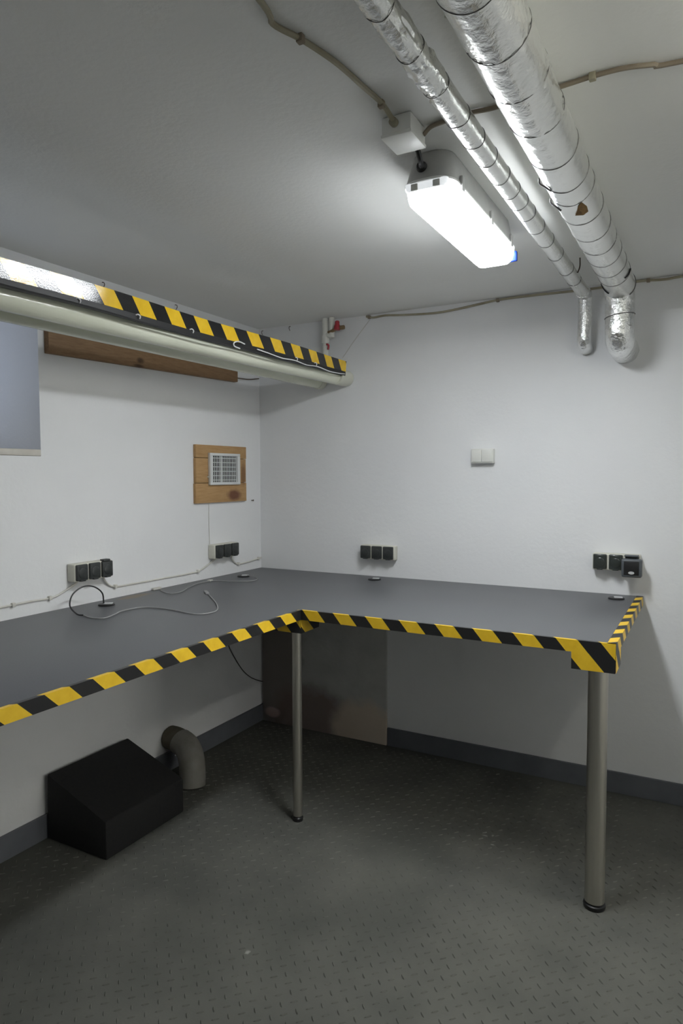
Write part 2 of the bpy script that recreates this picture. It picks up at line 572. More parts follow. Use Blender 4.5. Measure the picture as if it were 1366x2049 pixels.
block_tape(bL, (LX, TY), (LX, TY + 0.14), (-1, 0), 0.13, 1.05, -0.91, 0.05)

def desk_leg(x, y, r, ztop):
    l_ = link('leg', MB().lathe([(r * 1.0, 0.022), (r, 0.03), (r, ztop)], (x, y, 0), n=32), M_nickel, desk)
    link('foot', MB().lathe([(r * 1.05, 0.0), (r * 1.12, 0.005), (r * 1.12, 0.014), (r * 0.8, 0.019), (r * 0.8, 0.024)], (x, y, 0), n=28), M_black, l_)
desk_leg(1.982, -0.905, 0.0315, 0.806)
desk_leg(0.812, -0.893, 0.0195, 0.806)
desk_leg(0.80, -2.86, 0.0315, TZ - TH)

def grommet(x, y, ang=0.0):
    g = link('cable_grommet', MB().lathe([(0.033, 0.0), (0.033, 0.004), (0.030, 0.006), (0.0285, 0.0062)], (x, y, TZ), n=28), M_black, desk)
    m = MB().box(-0.017, 0.017, -0.012, 0.012, TZ + 0.0055, TZ + 0.0095, 0.001)
    c, s = math.cos(ang), math.sin(ang)
    for v in m.v:
        v.x, v.y = x + 0.008 * c + v.x * c - v.y * s, y + 0.008 * s + v.x * s + v.y * c
    link('grommet_cap', m, M_silver, g)
grommet(0.103, -1.243, 0.6)
grommet(0.128, -0.340, 0.5)
grommet(0.790, -0.118, 0.3)
grommet(1.944, -0.122, 0.2)

# ================================================================== sockets, switch
def socket_bank(name, label, loc, rotz, body, lidmat, group, W_=0.196, H_=0.074, D_=0.046, raised=None, ajar=None):
    s = local_thing(name, label, 'socket', loc, rotz, group)
    link('socket_body', MB().box(-W_ / 2, W_ / 2, -D_, -0.0005, 0, H_, 0.006, 3), body, s)
    pw = W_ / 3
    for i in range(3):
        x0 = -W_ / 2 + i * pw
        xa, xb = x0 + 0.0045, x0 + pw - 0.0045
        m = MB()
        if raised == i:
            m.box(xa, xb, -D_ - 0.004, -D_ - 0.0005, 0.008, H_ - 0.008, 0.0015)
            link('socket_face', m, M_glossdark, s)
            m = MB().box(xa, xb, -D_ - 0.034, -D_ - 0.002, H_ - 0.006, H_ + 0.001, 0.002)
            link('socket_lid', m, M_greyplastic, s)
            continue
        m.box(xa, xb, -D_ - 0.011, -D_ + 0.004, 0.005, H_ - 0.003, 0.005, 3)
        m.lathe([(0.021, 0.0), (0.021, -0.0015), (0.018, -0.003)], ((xa + xb) / 2, -D_ - 0.0108, H_ / 2 - 0.002), 'y', 24)
        m.box((xa + xb) / 2 - 0.012, (xa + xb) / 2 + 0.012, -D_ - 0.014, -D_ + 0.002, 0.002, 0.008, 0.0015)
        if ajar == i:
            m.box(xa + 0.004, xb - 0.016, -D_ - 0.013, -D_ + 0.012, H_ - 0.004, H_ + 0.006, 0.003)
        link('socket_lid', m, lidmat, s)
    return s
GS = 'triple socket banks on the walls'
socket_bank('wall_socket', 'cream triple socket bank above the looped black cable on the left wall', (0, -1.253, 1.004), PI / 2, M_cream, M_darkplastic, GS, ajar=2)
socket_bank('wall_socket', 'cream triple socket bank below the ventilation grille near the corner', (0, -0.374, 1.002), PI / 2, M_cream, M_darkplastic, GS)
socket_bank('wall_socket', 'triple socket bank with three dark lids in the middle of the back wall', (0.770, 0, 0.994), 0, M_cream, M_darkplastic, GS)
socket_bank('wall_socket', 'glossy dark triple socket bank with a black adapter plugged into it', (1.931, 0, 1.011), 0, M_cream, M_glossdark, GS, raised=2)

ad = local_thing('plug_adapter', 'square black plug-in adapter with a small silver oval, in the last socket', 'adapter', (1.999, 0, 0.992), 0)
link('adapter_body', MB().box(-0.041, 0.041, -0.098, -0.062, 0, 0.079, 0.008, 3), M_greyplastic, ad)
link('adapter_face', MB().box(-0.030, 0.030, -0.1005, -0.096, 0.010, 0.070, 0.003), M_black, ad)
link('plug', MB().lathe([(0.0185, -0.051), (0.0185, -0.0625)], (0, 0, 0.043), 'y', 20), M_black, ad)
ov = MB().lathe([(0.0065, 0.0), (0.006, -0.0012)], (0, -0.1003, 0.0205), 'y', 20)
for v in ov.v: v.x *= 1.9
link('oval_badge', ov, M_silver, ad)

sw = local_thing('light_switch', 'white double rocker switch alone on the back wall', 'switch', (1.322, 0, 1.489), 0)
link('switch_body', MB().box(-0.055, 0.055, -0.034, -0.0005, 0, 0.070, 0.004, 2), M_white, sw)
for sx in (-1, 1):
    x = 0.0262 * sx
    link('rocker', MB().box(x - 0.0245, x + 0.0245, -0.040, -0.032, 0.006, 0.065, 0.003, 2), M_white, sw)

# ================================================================== cables on the left wall and the desk
def cable(name, label, pts, r, material, group=None, clips=(), clipmat=None, sub=5, n=7):
    c = link(name, MB().tube(pts, r, n, sub), material)
    tag(c, label, 'cable', group)
    for q in clips:
        cl = MB().box(q[0] - 0.007, q[0] + 0.007, q[1] - 0.007, q[1] + 0.007, q[2] - 0.008, q[2] + 0.008, 0.002)
        link('cable_clip', cl, clipmat or material, c)
    return c
r_ = 0.0042
wx = r_ + 0.0008
cable('wall_cable', 'white cable clipped low on the left wall running into the first socket bank',
      [(wx, -2.30, 0.950), (wx, -1.95, 0.951), (wx, -1.649, 0.952), (wx, -1.523, 0.954), (wx, -1.43, 0.952), (wx, -1.375, 0.967), (0.012, -1.322, 0.992), (0.018, -1.315, 1.003)],
      r_, M_cablewhite, 'white cables between the sockets', [(0.008, -1.60, 0.953), (0.008, -1.44, 0.953)])
cable('wall_cable', 'white cable clipped along the left wall between the two cream socket banks',
      [(0.018, -1.178, 1.003), (0.012, -1.165, 0.983), (wx, -1.112, 0.951), (wx, -0.983, 0.947), (wx, -0.79, 0.946), (wx, -0.631, 0.945), (wx, -0.54, 0.951), (0.012, -0.44, 0.992), (0.018, -0.435, 1.002)],
      r_, M_cablewhite, 'white cables between the sockets', [(0.008, -1.105, 0.951), (0.008, -0.56, 0.949)])
cable('wall_cable', 'short white cable from the corner-side socket bank into the room corner',
      [(0.018, -0.296, 1.002), (0.012, -0.288, 0.982), (wx, -0.236, 0.948), (wx, -0.17, 0.946), (wx, -0.09, 0.951), (wx, -0.022, 0.958), (wx, -0.006, 0.960)],
      r_, M_cablewhite, 'white cables between the sockets', [(0.008, -0.225, 0.948), (0.008, -0.035, 0.957)])
cable('thin_cord', 'thin white cord hanging from the pine grille board to the socket below',
      [(0.0026, -0.462, 1.298), (0.0026, -0.464, 1.2), (0.0026, -0.460, 1.077)], 0.0016, M_cablewhite)

zc = TZ + 0.0033
usb = thing('usb_cable', 'thin cable looping up from the grommet and snaking over the worktop to a grey plug', 'cable', (0.3, -1.2, TZ))
link('cable_loop', MB().tube([(0.100, -1.254, TZ + 0.010), (0.105, -1.266, 0.955), (0.095, -1.300, 0.985), (0.085, -1.345, 0.990), (0.085, -1.395, 0.967), (0.110, -1.430, 0.930), (0.165, -1.445, TZ + 0.006), (0.198, -1.440, zc)], 0.0030, 7), M_cableblack, usb)
link('cable_run', MB().tube([(0.198, -1.440, zc), (0.262, -1.460, zc), (0.310, -1.440, zc), (0.290, -1.370, zc), (0.266, -1.310, zc), (0.286, -1.215, zc), (0.413, -1.201, zc), (0.520, -1.222, zc), (0.583, -1.215, zc), (0.595, -1.140, zc), (0.505, -1.025, zc), (0.330, -0.865, zc)], 0.0026, 7), M_cablegrey, usb)
pm = MB().box(-0.008, 0.008, -0.028, 0.028, TZ + 0.0006, TZ + 0.0096, 0.002)
for v in pm.v:
    c, s = math.cos(0.85), math.sin(0.85)
    v.x, v.y = 0.290 + v.x * c - v.y * s, -0.833 + v.x * s + v.y * c
link('usb_plug', pm, M_cablegrey, usb)

cb = thing('usb_cable', 'thin grey cable from the grommet by the corner lying along the left wall', 'cable', (0.15, -0.6, TZ))
link('cable_run', MB().tube([(0.150, -0.338, TZ + 0.009), (0.215, -0.350, zc), (0.262, -0.405, zc), (0.262, -0.470, zc), (0.170, -0.515, zc), (0.095, -0.534, zc), (0.075, -0.631, zc), (0.115, -0.750, zc), (0.165, -0.860, zc), (0.160, -0.925, zc), (0.095, -0.905, zc), (0.045, -0.870, zc)], 0.0022, 7), M_cablegrey, cb)
link('usb_plug', MB().box(0.008, 0.022, -0.888, -0.836, TZ + 0.0006, TZ + 0.011, 0.002), M_cablewhite, cb)
link('cable_tag', MB().box(0.066, 0.086, -0.560, -0.538, TZ + 0.0006, TZ + 0.009, 0.002), M_cablewhite, cb)

cable('hanging_cord', 'thin dark cord sagging below the worktop against the left wall',
      [(0.006, -0.340, 0.860), (0.006, -0.335, 0.60), (0.006, -0.320, 0.515), (0.006, -0.256, 0.417), (0.006, -0.190, 0.338), (0.006, -0.120, 0.282), (0.008, -0.050, 0.245), (0.016, -0.020, 0.232)], 0.0022, M_cableblack)

# ================================================================== ventilation grille on pine planks
pb = thing('grille_board', 'square pine board of three planks on the left wall behind the grille', 'board', (0, -0.366, 1.294))
for (za, zb, ya, yb) in ((1.294, 1.3955, -0.579, -0.158), (1.3975, 1.5245, -0.576, -0.161), (1.5265, 1.592, -0.575, -0.157)):
    link('plank', MB().box(0.0005, 0.018, ya, yb, za, zb, 0.0018), M_pine, pb)
link('gap_shade', MB().box(0.0003, 0.006, -0.570, -0.166, 1.302, 1.584), M_void_shade, pb)  # black sheet standing in for the shade in the plank gaps
gr = thing('vent_grille', 'white square ventilation grille fixed to the pine board', 'grille', (0.018, -0.35, 1.38))
gx = 0.0182
gy0, gy1, gz0, gz1, fw = -0.484, -0.232, 1.386, 1.552, 0.023
link('grille_void', MB().box(gx, gx + 0.002, gy0 + 0.01, gy1 - 0.01, gz0 + 0.01, gz1 - 0.01), M_void_shade, gr)  # black sheet in place of the unlit opening behind the slats
m = MB()
m.box(gx, gx + 0.016, gy0, gy1, gz0, gz0 + fw * 0.62, 0.002)
m.box(gx, gx + 0.016, gy0, gy1, gz1 - fw * 0.62, gz1, 0.002)
m.box(gx, gx + 0.016, gy0, gy0 + fw, gz0 + fw * 0.6, gz1 - fw * 0.6, 0.002)
m.box(gx, gx + 0.016, gy1 - fw, gy1, gz0 + fw * 0.6, gz1 - fw * 0.6, 0.002)
link('grille_frame', m, M_grille, gr)
ya, yb, za, zb = gy0 + fw, gy1 - fw, gz0 + fw * 0.62, gz1 - fw * 0.62
for i in range(15):
    y = ya + (yb - ya) * (i + 0.5) / 15
    w = 0.0055 if i == 5 else 0.0021
    link('slat', MB().box(gx + 0.005, gx + 0.0085, y - w, y + w, za, zb, 0.0008, 1), M_grille, gr)
for i in range(6):
    z = za + (zb - za) * (i + 0.5) / 6
    link('cross_slat', MB().box(gx + 0.0045, gx + 0.0075, ya, yb, z - 0.0018, z + 0.0018, 0.0006, 1), M_grille, gr)
link('latch', MB().lathe([(0.004, 0.0), (0.004, 0.008), (0.002, 0.01)], (gx, -0.489, 1.428), 'x', 10), M_cream, gr)
tag(link('wall_nail', MB().lathe([(0.0022, 0.0), (0.0022, 0.012), (0.005, 0.012), (0.005, 0.014)], (0.0, -0.088, 1.294), 'x', 8), M_rust), 'small nail in the left wall beside the pine board', 'nail')

# ================================================================== timber on the left wall, pipes, striped board
m = MB().box(0.0005, 0.028, -1.430, -0.237, 1.912, 2.06, 0.002)
for v in m.v:
    if v.z < 1.98: v.z += (v.y + 1.43) * 0.024
tag(link('timber_beam', m, M_beam), 'old brown timber plank on the left wall behind the cream pipes', 'plank')
cable('bare_wire', 'bare dark wire end sticking out of the timber plank near the corner', [(0.012, -0.238, 1.965), (0.014, -0.17, 1.967), (0.010, -0.10, 1.973), (0.018, -0.03, 1.985)], 0.0030, M_rust)

def pz(y, z0):            # the drain pipes fall slightly towards the camera
    return z0 + 0.009 * (y + 2.0) / 2.0
fp = thing('drain_pipe', 'front cream plastic drain pipe under the striped board', 'pipe', (0.563, -1.5, 1.93), 'cream drain pipes along the left wall')
rr = 0.038
link('pipe_run', MB().tube([(0.557, YF + 0.001, pz(YF, 1.931)), (0.557, -3.2, pz(-3.2, 1.931)), (0.557, -1.6, pz(-1.6, 1.931)), (0.560, -0.10, pz(-0.1, 1.935))], rr, 40, 40,
     rfun=lambda s, a, p: rr + 0.0011 * mnoise.noise((p.y * 3.1, a * 1.6, 2.0)) + 0.0006 * mnoise.noise((p.y * 8, a * 2.0, 7.0))), M_pvc, fp)
link('collar', MB().lathe([(0.0425, -0.125), (0.0440, -0.118), (0.0440, -0.035), (0.042, -0.028), (0.042, -0.002)], (0.570, 0, 1.949), 'y', 36), M_pvc_collar, fp)
rp = thing('drain_pipe', 'rear cream drain pipe half hidden between the front pipe and the wall', 'pipe', (0.41, -1.5, 1.94), 'cream drain pipes along the left wall')
link('pipe_run', MB().tube([(0.41, YF + 0.001, 1.930), (0.41, -2.4, 1.936), (0.41, -1.2, 1.940), (0.41, -0.002, 1.942)], 0.0385, 36, 20), M_pvc, rp)
link('collar', MB().lathe([(0.0410, -0.05), (0.0410, -0.004)], (0.41, 0, 1.942), 'y', 32), M_pvc_collar, rp)

sb = thing('striped_board', 'long narrow board with yellow and black stripes above the cream pipe', 'board', (0.611, -1.5, 1.94))
BX0, BX1, BY0, BY1 = 0.607, 0.624, YF + 0.002, -0.100
def bz(y, z): return z + 0.0045 * (y + 2.03)
def lean(z): return (z - 1.94) * 0.078      # its top leans out a little
def warp(y): return 0.0088 * math.sin(2 * PI * (y + 2.03) / 1.1) if y > -3.05 else 0.0
NB = 60
ysb = [BY0 + (BY1 - BY0) * i / NB for i in range(NB + 1)]
m = MB()
vs_, fs_ = [], []
for y in ysb:
    for x, z in ((BX0, 1.940), (BX1, 1.940), (BX1, 2.0125), (BX0, 2.0125)):
        vs_.append((x + lean(z) + warp(y), y, bz(y, z)))
for i in range(NB):
    for k in range(4):
        fs_.append((i * 4 + k, i * 4 + (k + 1) % 4, i * 4 + 4 + (k + 1) % 4, i * 4 + 4 + k))
fs_ += [(3, 2, 1, 0), (NB * 4, NB * 4 + 1, NB * 4 + 2, NB * 4 + 3)]
m.add(vs_, fs_)
link('board', m, M_blackboard, sb)
rings, U = [], []
for y in ysb:
    w_ = warp(y)
    prof = [((BX1 - 0.003 + lean(2.0132) + w_, y, bz(y, 2.0132)), 0.0), ((BX1 + 0.0008 + lean(2.0132) + w_, y, bz(y, 2.0132)), 0.003), ((BX1 + 0.0008 + lean(1.9605) + w_, y, bz(y, 1.9605)), 0.056)]
    rings.append([q[0] for q in prof])
    U.append([(y - 0.80 * q[1] + 1.591) / 0.1555 for q in prof])
link('hazard_tape', MB().strip(rings, U), M_tape_gloss, sb, smooth=True)
BX1 += 0.005
for y in (-2.4, -1.80, -1.56, -1.30, -0.60, -0.43):
    z = bz(y, 1.953)
    link('cable_clip', MB().tube([(BX1 + 0.001, y - 0.008, z + 0.004), (BX1 + 0.007, y - 0.003, z + 0.006), (BX1 + 0.008, y + 0.005, z + 0.001), (BX1 + 0.004, y + 0.006, z - 0.006)], 0.0021, 6, 4), M_glosswhite, sb)
link('black_lead', MB().tube([(BX1 + 0.002, -2.6, 1.944), (BX1 + 0.004, -2.1, 1.940), (BX1 + 0.004, -1.75, 1.943), (BX1 + 0.004, -1.5, 1.938), (BX1 + 0.004, -1.2, 1.936), (BX1 + 0.004, -1.0, 1.941), (BX1 + 0.004, -0.8, 1.938), (BX1 + 0.003, -0.3, 1.946)], 0.0035, 7), M_cableblack, sb)
link('white_lead', MB().tube([(BX1 + 0.004, -0.985, 1.962), (BX1 + 0.012, -1.035, 1.963), (BX1 + 0.013, -1.065, 1.953), (BX1 + 0.010, -1.060, 1.941), (BX1 + 0.006, -1.02, 1.938)], 0.0026, 7), M_glosswhite, sb)
link('white_lead', MB().tube([(BX1 + 0.004, -0.90, 1.955), (BX1 + 0.008, -0.82, 1.950), (BX1 + 0.008, -0.72, 1.945), (BX1 + 0.008, -0.62, 1.950), (BX1 + 0.008, -0.52, 1.944), (BX1 + 0.008, -0.42, 1.950), (BX1 + 0.008, -0.30, 1.943), (BX1 + 0.006, -0.20, 1.947), (BX1 + 0.003, -0.14, 1.952)], 0.0024, 7), M_glosswhite, sb)

vp = thing('water_pipe', 'slim white water pipes with a red valve above the end of the striped board', 'pipe', (0.468, -0.05, 1.98))
link('pipe_run', MB().lathe([(0.0165, -0.285), (0.0165, -0.001)], (0.468, -0.05, HC), 'z', 18), M_paintpipe, vp)
link('branch_pipe', MB().lathe([(0.0150, -0.105), (0.0150, -0.001)], (0.507, -0.05, HC), 'z', 18), M_paintpipe, vp)
link('tee', MB().tube([(0.468, -0.05, 2.178), (0.488, -0.055, 2.176), (0.505, -0.05, 2.170)], 0.013, 12, 4).lathe([(0.020, 2.135 - HC), (0.0215, 2.150 - HC), (0.0215, 2.172 - HC), (0.018, 2.180 - HC)], (0.468, -0.05, HC), 'z', 18), M_paintpipe, vp)
va = link('valve', MB().tube([(0.490, -0.055, 2.190), (0.520, -0.06, 2.197), (0.545, -0.062, 2.204)], 0.009, 10, 4).lathe([(0.011, 0.0), (0.011, 0.022)], (0.566, -0.062, 2.207), 'x', 12), M_brass, vp)
link('valve_handle', MB().lathe([(0.016, 0.0), (0.018, 0.006), (0.016, 0.022), (0.012, 0.030), (0.012, 0.044), (0.008, 0.048)], (0.548, -0.064, 2.196), 'z', 16), M_red, vp)
link('drain_lever', MB().tube([(0.486, -0.066, 2.128), (0.498, -0.070, 2.120), (0.497, -0.072, 2.098)], 0.0055, 8, 4), M_red, vp)

# ================================================================== foil-wrapped pipes
def ring_list(parent, cx, cz_, r, ys, tilt=0.006):
    for i, y in enumerate(ys):
        link('binding_wire', MB().torus((cx, y, cz_), r + 0.0004, 0.0008, 'y', 36, 4, tilt * (1 if i % 2 else 0.4), 0.002), M_wire, parent)

def crumple_fn(r, bands, seedv, amp=0.02):
    def f(s, a, p):
        q = r * (1 + 0.012 * mnoise.noise((math.cos(a) * 1.5 + seedv, math.sin(a) * 1.5, p.y * 5)))
        for (yb, w, k) in bands:
            g = math.exp(-((p.y - yb) / w) ** 2)
            q += r * k * g * (mnoise.noise((math.cos(a) * 5 + seedv, math.sin(a) * 5, p.y * 34)) + 0.6 * mnoise.noise((math.cos(a) * 11, math.sin(a) * 11 + seedv, p.y * 70)))
        return q
    return f

tk = thing('foil_duct', 'thicker foil-wrapped duct under the ceiling with a brown tear in its wrap', 'duct', (1.953, -2.2, 2.13), 'foil wrapped ducts under the ceiling')
TKX, TKZ, TKR = 1.953, 2.192, 0.057
f1 = crumple_fn(TKR, [(-2.05, .05, .05), (-1.88, .05, .05), (-1.74, .04, .05), (-1.30, .05, .03), (-0.9, .15, .02)], 3.0)
link('duct_run', MB().tube([(TKX, YF + 0.001, TKZ)] + [(TKX, -4.5 + i * 0.25, TKZ) for i in range(17)] + [(TKX, -0.262, TKZ)], TKR, 44, 14, rfun=f1), M_foil, tk)
f2 = crumple_fn(0.060, [], 8.0)
def fv(r, sd):
    return lambda s, a, p: r * (1 + 0.022 * mnoise.noise((math.cos(a) * 3 + sd, math.sin(a) * 3, s * 25)) + 0.016 * mnoise.noise((math.cos(a) * 8, math.sin(a) * 8 + sd, s * 60)))
drop = link('duct_drop', MB().tube([(1.946, -0.292, TKZ + 0.004), (1.947, -0.245, TKZ - 0.010), (1.948, -0.222, TKZ - 0.055), (1.948, -0.218, 2.10), (1.948, -0.216, 2.04), (1.948, -0.205, 1.995), (1.948, -0.165, 1.976), (1.948, -0.09, 1.972), (1.948, -0.001, 1.972)], 0.0565, 40, 8, rfun=fv(0.0565, 4.0)), M_foil_crumple, tk)
link('binding_wire', MB().torus((1.948, -0.218, 2.075), 0.0580, 0.0014, 'z', 30, 4, 0.006), M_wire, tk)
link('binding_wire', MB().torus((1.952, -0.268, TKZ), 0.0585, 0.0018, 'y', 30, 4, 0.004), M_wire, tk)
ring_list(tk, TKX, TKZ, TKR, [-2.95, -2.72, -2.50, -2.33, -2.18, -2.035, -1.895, -1.745, -1.575, -1.43, -1.335, -1.18, -1.02, -0.88, -0.74, -0.60, -0.47])
# a torn patch baring the brown insulation, lying on the curve of the duct
def patch(parent, name, y0, pts, a0, material, r=TKR, cx=TKX, cz_=TKZ, lift=0.0016):
    """pts: outline as (angle offset, y offset) on the duct's surface"""
    m = MB()
    vs_ = [(0.0, 0.0)] + pts
    P3 = [Vector((cx + (r + lift) * math.cos(a0 + a), y0 + y, cz_ + (r + lift) * math.sin(a0 + a))) for a, y in vs_]
    n = len(pts)
    m.add(P3, [(0, i + 1, (i + 1) % n + 1) for i in range(n)])
    return link(name, m, material, parent, smooth=False)
patch(tk, 'torn_patch', -1.30, [(0.20, -0.035), (0.34, 0.01), (0.30, 0.045), (0.05, 0.05), (-0.28, 0.035), (-0.12, 0.01), (0.02, -0.02)], -PI / 2 + 0.25, M_foam)
for (y0, a0) in ((-1.475, -2.65), (-1.325, -2.75)):
    link('wire_twist', MB().tube([(TKX + (TKR + .002) * math.cos(a0), y0, TKZ + (TKR + .002) * math.sin(a0)), (TKX + (TKR + .007) * math.cos(a0 + .1), y0 + .012, TKZ + (TKR + .007) * math.sin(a0 + .1)), (TKX + (TKR + .003) * math.cos(a0 + .35), y0 + .02, TKZ + (TKR + .003) * math.sin(a0 + .35)), (TKX + (TKR + .002) * math.cos(a0 + .55), y0 + .035, TKZ + (TKR + .002) * math.sin(a0 + .55))], 0.0022, 6, 4), M_wire, tk)
for (y0, a0, a1) in ((-0.50, -0.75, -0.05), (-0.36, -2.95, -2.15)):
    pts = [(TKX + (TKR + .0022) * math.cos(a0 + (a1 - a0) * i / 6), y0 + 0.02 * i / 6, TKZ + (TKR + .0022) * math.sin(a0 + (a1 - a0) * i / 6)) for i in range(7)]
    link('cable_tie', MB().tube(pts, 0.0026, 6, 3), M_black, tk)

tn = thing('foil_duct', 'thinner foil-wrapped duct under the ceiling beside the lit lamp', 'duct', (1.791, -2.2, 2.18), 'foil wrapped ducts under the ceiling')
TNX, TNZ, TNR = 1.791, 2.212, 0.027
f3 = crumple_fn(TNR, [(-2.12, .07, .16), (-1.98, .05, .20), (-1.90, .04, .16), (-2.3, .1, .10), (-0.35, .06, .12)], 11.0)
link('duct_run', MB().tube([(TNX, YF + 0.001, TNZ)] + [(TNX, -4.5 + i * 0.25, TNZ) for i in range(18)] + [(TNX, -0.14, TNZ)], TNR, 32, 16, rfun=f3), M_foil, tn)
link('duct_drop', MB().tube([(1.792, -0.155, TNZ), (1.793, -0.105, TNZ - 0.004), (1.793, -0.088, TNZ - 0.05), (1.792, -0.085, 2.12), (1.790, -0.085, 2.06), (1.788, -0.080, 2.015), (1.788, -0.05, 1.998), (1.788, -0.001, 1.996)], 0.029, 30, 8, rfun=fv(0.029, 9.0)), M_foil_crumple, tn)
ring_list(tn, TNX, TNZ, TNR, [-2.75, -2.55, -2.36, -2.16, -2.03, -1.90, -1.765, -1.655, -1.55, -1.435, -1.33, -1.24, -1.145, -1.02, -0.88, -0.72, -0.52, -0.36], 0.003)
link('hanger_hook', MB().tube([(TNX + 0.036, -0.44, HC - 0.001), (TNX + 0.036, -0.44, 2.235), (TNX + 0.028, -0.44, 2.212)], 0.0025, 6, 4), M_rust, tn)
tag(link('ceiling_hook', MB().tube([(1.80 + 0.072, -2.05, HC - 0.001), (1.872, -2.05, HC - 0.018), (1.868, -2.04, HC - 0.030), (1.860, -2.03, HC - 0.024)], 0.003, 7, 4), M_cream), 'small cream hook in the ceiling between the two foil ducts', 'hook')

# ================================================================== the lamps
def rounded(w, l, r, n=6):
    pts = []
    for (sx, sy, a0) in ((1, -1, -PI / 2), (1, 1, 0), (-1, 1, PI / 2), (-1, -1, PI)):
        for i in range(n + 1):
            a = a0 + (PI / 2) * i / n
            pts.append((sx * (w / 2 - r) + r * math.cos(a), sy * (l / 2 - r) + r * math.sin(a)))
    return pts
def loft(layers, cx, cy):
    """layers: (width, length, corner radius, z)"""
    m = MB()
    n = 0
    vs_, fs_ = [], []
    for w, l, r, z in layers:
        p = rounded(w, l, r)
        n = len(p)
        vs_ += [(cx + x, cy + y, z) for x, y in p]
    for i in range(len(layers) - 1):
        for k in range(n):
            fs_.append((i * n + k, i * n + (k + 1) % n, (i + 1) * n + (k + 1) % n, (i + 1) * n + k))
    fs_.append(tuple(reversed(range(n))))
    fs_.append(tuple(range((len(layers) - 1) * n, len(layers) * n)))
    m.add(vs_, fs_)
    return m
def lamp(loc, roty, label, lens, lens_side, length=0.665, blue=True):
    t = thing('fluorescent_lamp', label, 'lamp', loc)
    t['_o'] = (0.0, 0.0, 0.0)
    t.rotation_euler = (0, roty, 0)
    w = 0.138
    y0 = -length / 2
    h = -0.083                                          # depth of the housing below the ceiling
    link('housing', loft([(w * 0.80, length - 0.05, 0.045, -0.001), (w * 0.90, length - 0.014, 0.050, -0.045), (w, length, 0.052, h + 0.005)], 0, 0), M_housing, t)
    link('gasket', loft([(w + 0.005, length + 0.005, 0.055, h + 0.005), (w + 0.005, length + 0.005, 0.055, h)], 0, 0), M_gasket, t)
    # diffuser: its rim, its lit underside, and the clear dim end over the lamp holders
    L1 = [(w - 0.002, length - 0.014, 0.040, h + 0.0005), (w - 0.007, length - 0.030, 0.034, h - 0.024), (w - 0.014, length - 0.042, 0.030, h - 0.037)]
    L2 = [(w - 0.0145, length - 0.0425, 0.030, h - 0.0365), (w - 0.038, length - 0.066, 0.016, h - 0.047), (w - 0.060, length - 0.085, 0.014, h - 0.050)]
    link('diffuser_rim', loft(L1, 0, 0.006), lens_side, t)
    link('diffuser', loft(L2, 0, 0.006), lens, t)
    link('diffuser_end', loft([(w - 0.020, 0.022, 0.010, h + 0.0008), (w - 0.026, 0.022, 0.010, h - 0.012), (w - 0.044, 0.020, 0.009, h - 0.019)], 0, y0 + 0.0145), M_lens_end, t)
    for sx in (-1, 1):
        link('lamp_holder', MB().box(sx * 0.030 - 0.010, sx * 0.030 + 0.010, y0 + 0.0015, y0 + 0.012, h - 0.019, h - 0.001, 0.003), M_white, t)
    for sx in (-1, 1):
        for yy in (y0 + 0.085, 0.02, length / 2 - 0.09):
            cx = sx * (w / 2 + 0.003)
            link('clip', MB().box(cx - 0.004, cx + 0.004, yy - 0.010, yy + 0.010, h - 0.012, h + 0.026, 0.002), M_housing, t)
    link('cable_gland', MB().lathe([(0.014, 0.012), (0.014, -0.012), (0.010, -0.020)], (-0.01, y0 + 0.014, -0.046), 'y', 16), M_black, t)
    if blue:
        link('end_piece', MB().box(0.040, w / 2 + 0.001, length / 2 - 0.012, length / 2 + 0.004, h - 0.034, h - 0.001, 0.004), M_blue, t)['label'] = 'small blue piece at the far end'  # small blue block at the far corner of the lens
    return t
lamp((1.631, -1.222, HC), 0, 'lit white fluorescent lamp with grey housing on the ceiling beside the thin foil duct', M_lens, M_lens_rim)
lamp((2.74, -1.95, HC), 0, 'unseen dimmer fluorescent lamp added on the ceiling near the right wall', M_lens_added_side, M_lens_added_side, blue=False)  # extra lamp out of view, for the right ceiling and duct highlights
lamp((6.2, -1.02, HC), 0, 'unseen fluorescent lamp added in the hall beyond the added doorway', M_lens_added_hall, M_lens_added_hall, length=1.27, blue=False)  # added lamp, lights the left wall under the desk through the doorway

jb = thing('junction_box', 'small white junction box on the ceiling just before the lamp', 'box', (1.625, -1.69, HC))
m = MB().box(1.594, 1.668, -1.734, -1.642, HC - 0.040, HC - 0.001, 0.003)
link('box_body', m, M_boxwhite, jb)
link('box_lid', MB().box(1.592, 1.670, -1.736, -1.640, HC - 0.048, HC - 0.039, 0.003), M_boxwhite, jb)
link('gland', MB().lathe([(0.010, -0.012), (0.010, 0.006)], (1.628, -1.734, HC - 0.020), 'y', 12), M_cablecream, jb)
cable('lamp_lead', 'short dark lead curling from the junction box to the lamp', [(1.640, -1.641, HC - 0.02), (1.642, -1.615, HC - 0.052), (1.634, -1.585, HC - 0.058), (1.624, -1.560, HC - 0.046)], 0.0065, M_cableblack)
zc2 = HC - 0.0065
cable('ceiling_cable', 'painted cable running over the ceiling to the junction box',
      [(1.640, -3.0, zc2), (1.600, -2.45, zc2), (1.580, -2.192, zc2), (1.566, -2.14, zc2), (1.585, -2.085, zc2), (1.600, -2.03, zc2), (1.612, -1.968, zc2), (1.620, -1.88, zc2), (1.627, -1.80, zc2), (1.628, -1.738, HC - 0.018)],
      0.0058, M_cablecream, 'painted cables on the ceiling', [(1.588, -2.080, HC - 0.007), (1.625, -1.80, HC - 0.007)], M_cablebrown)
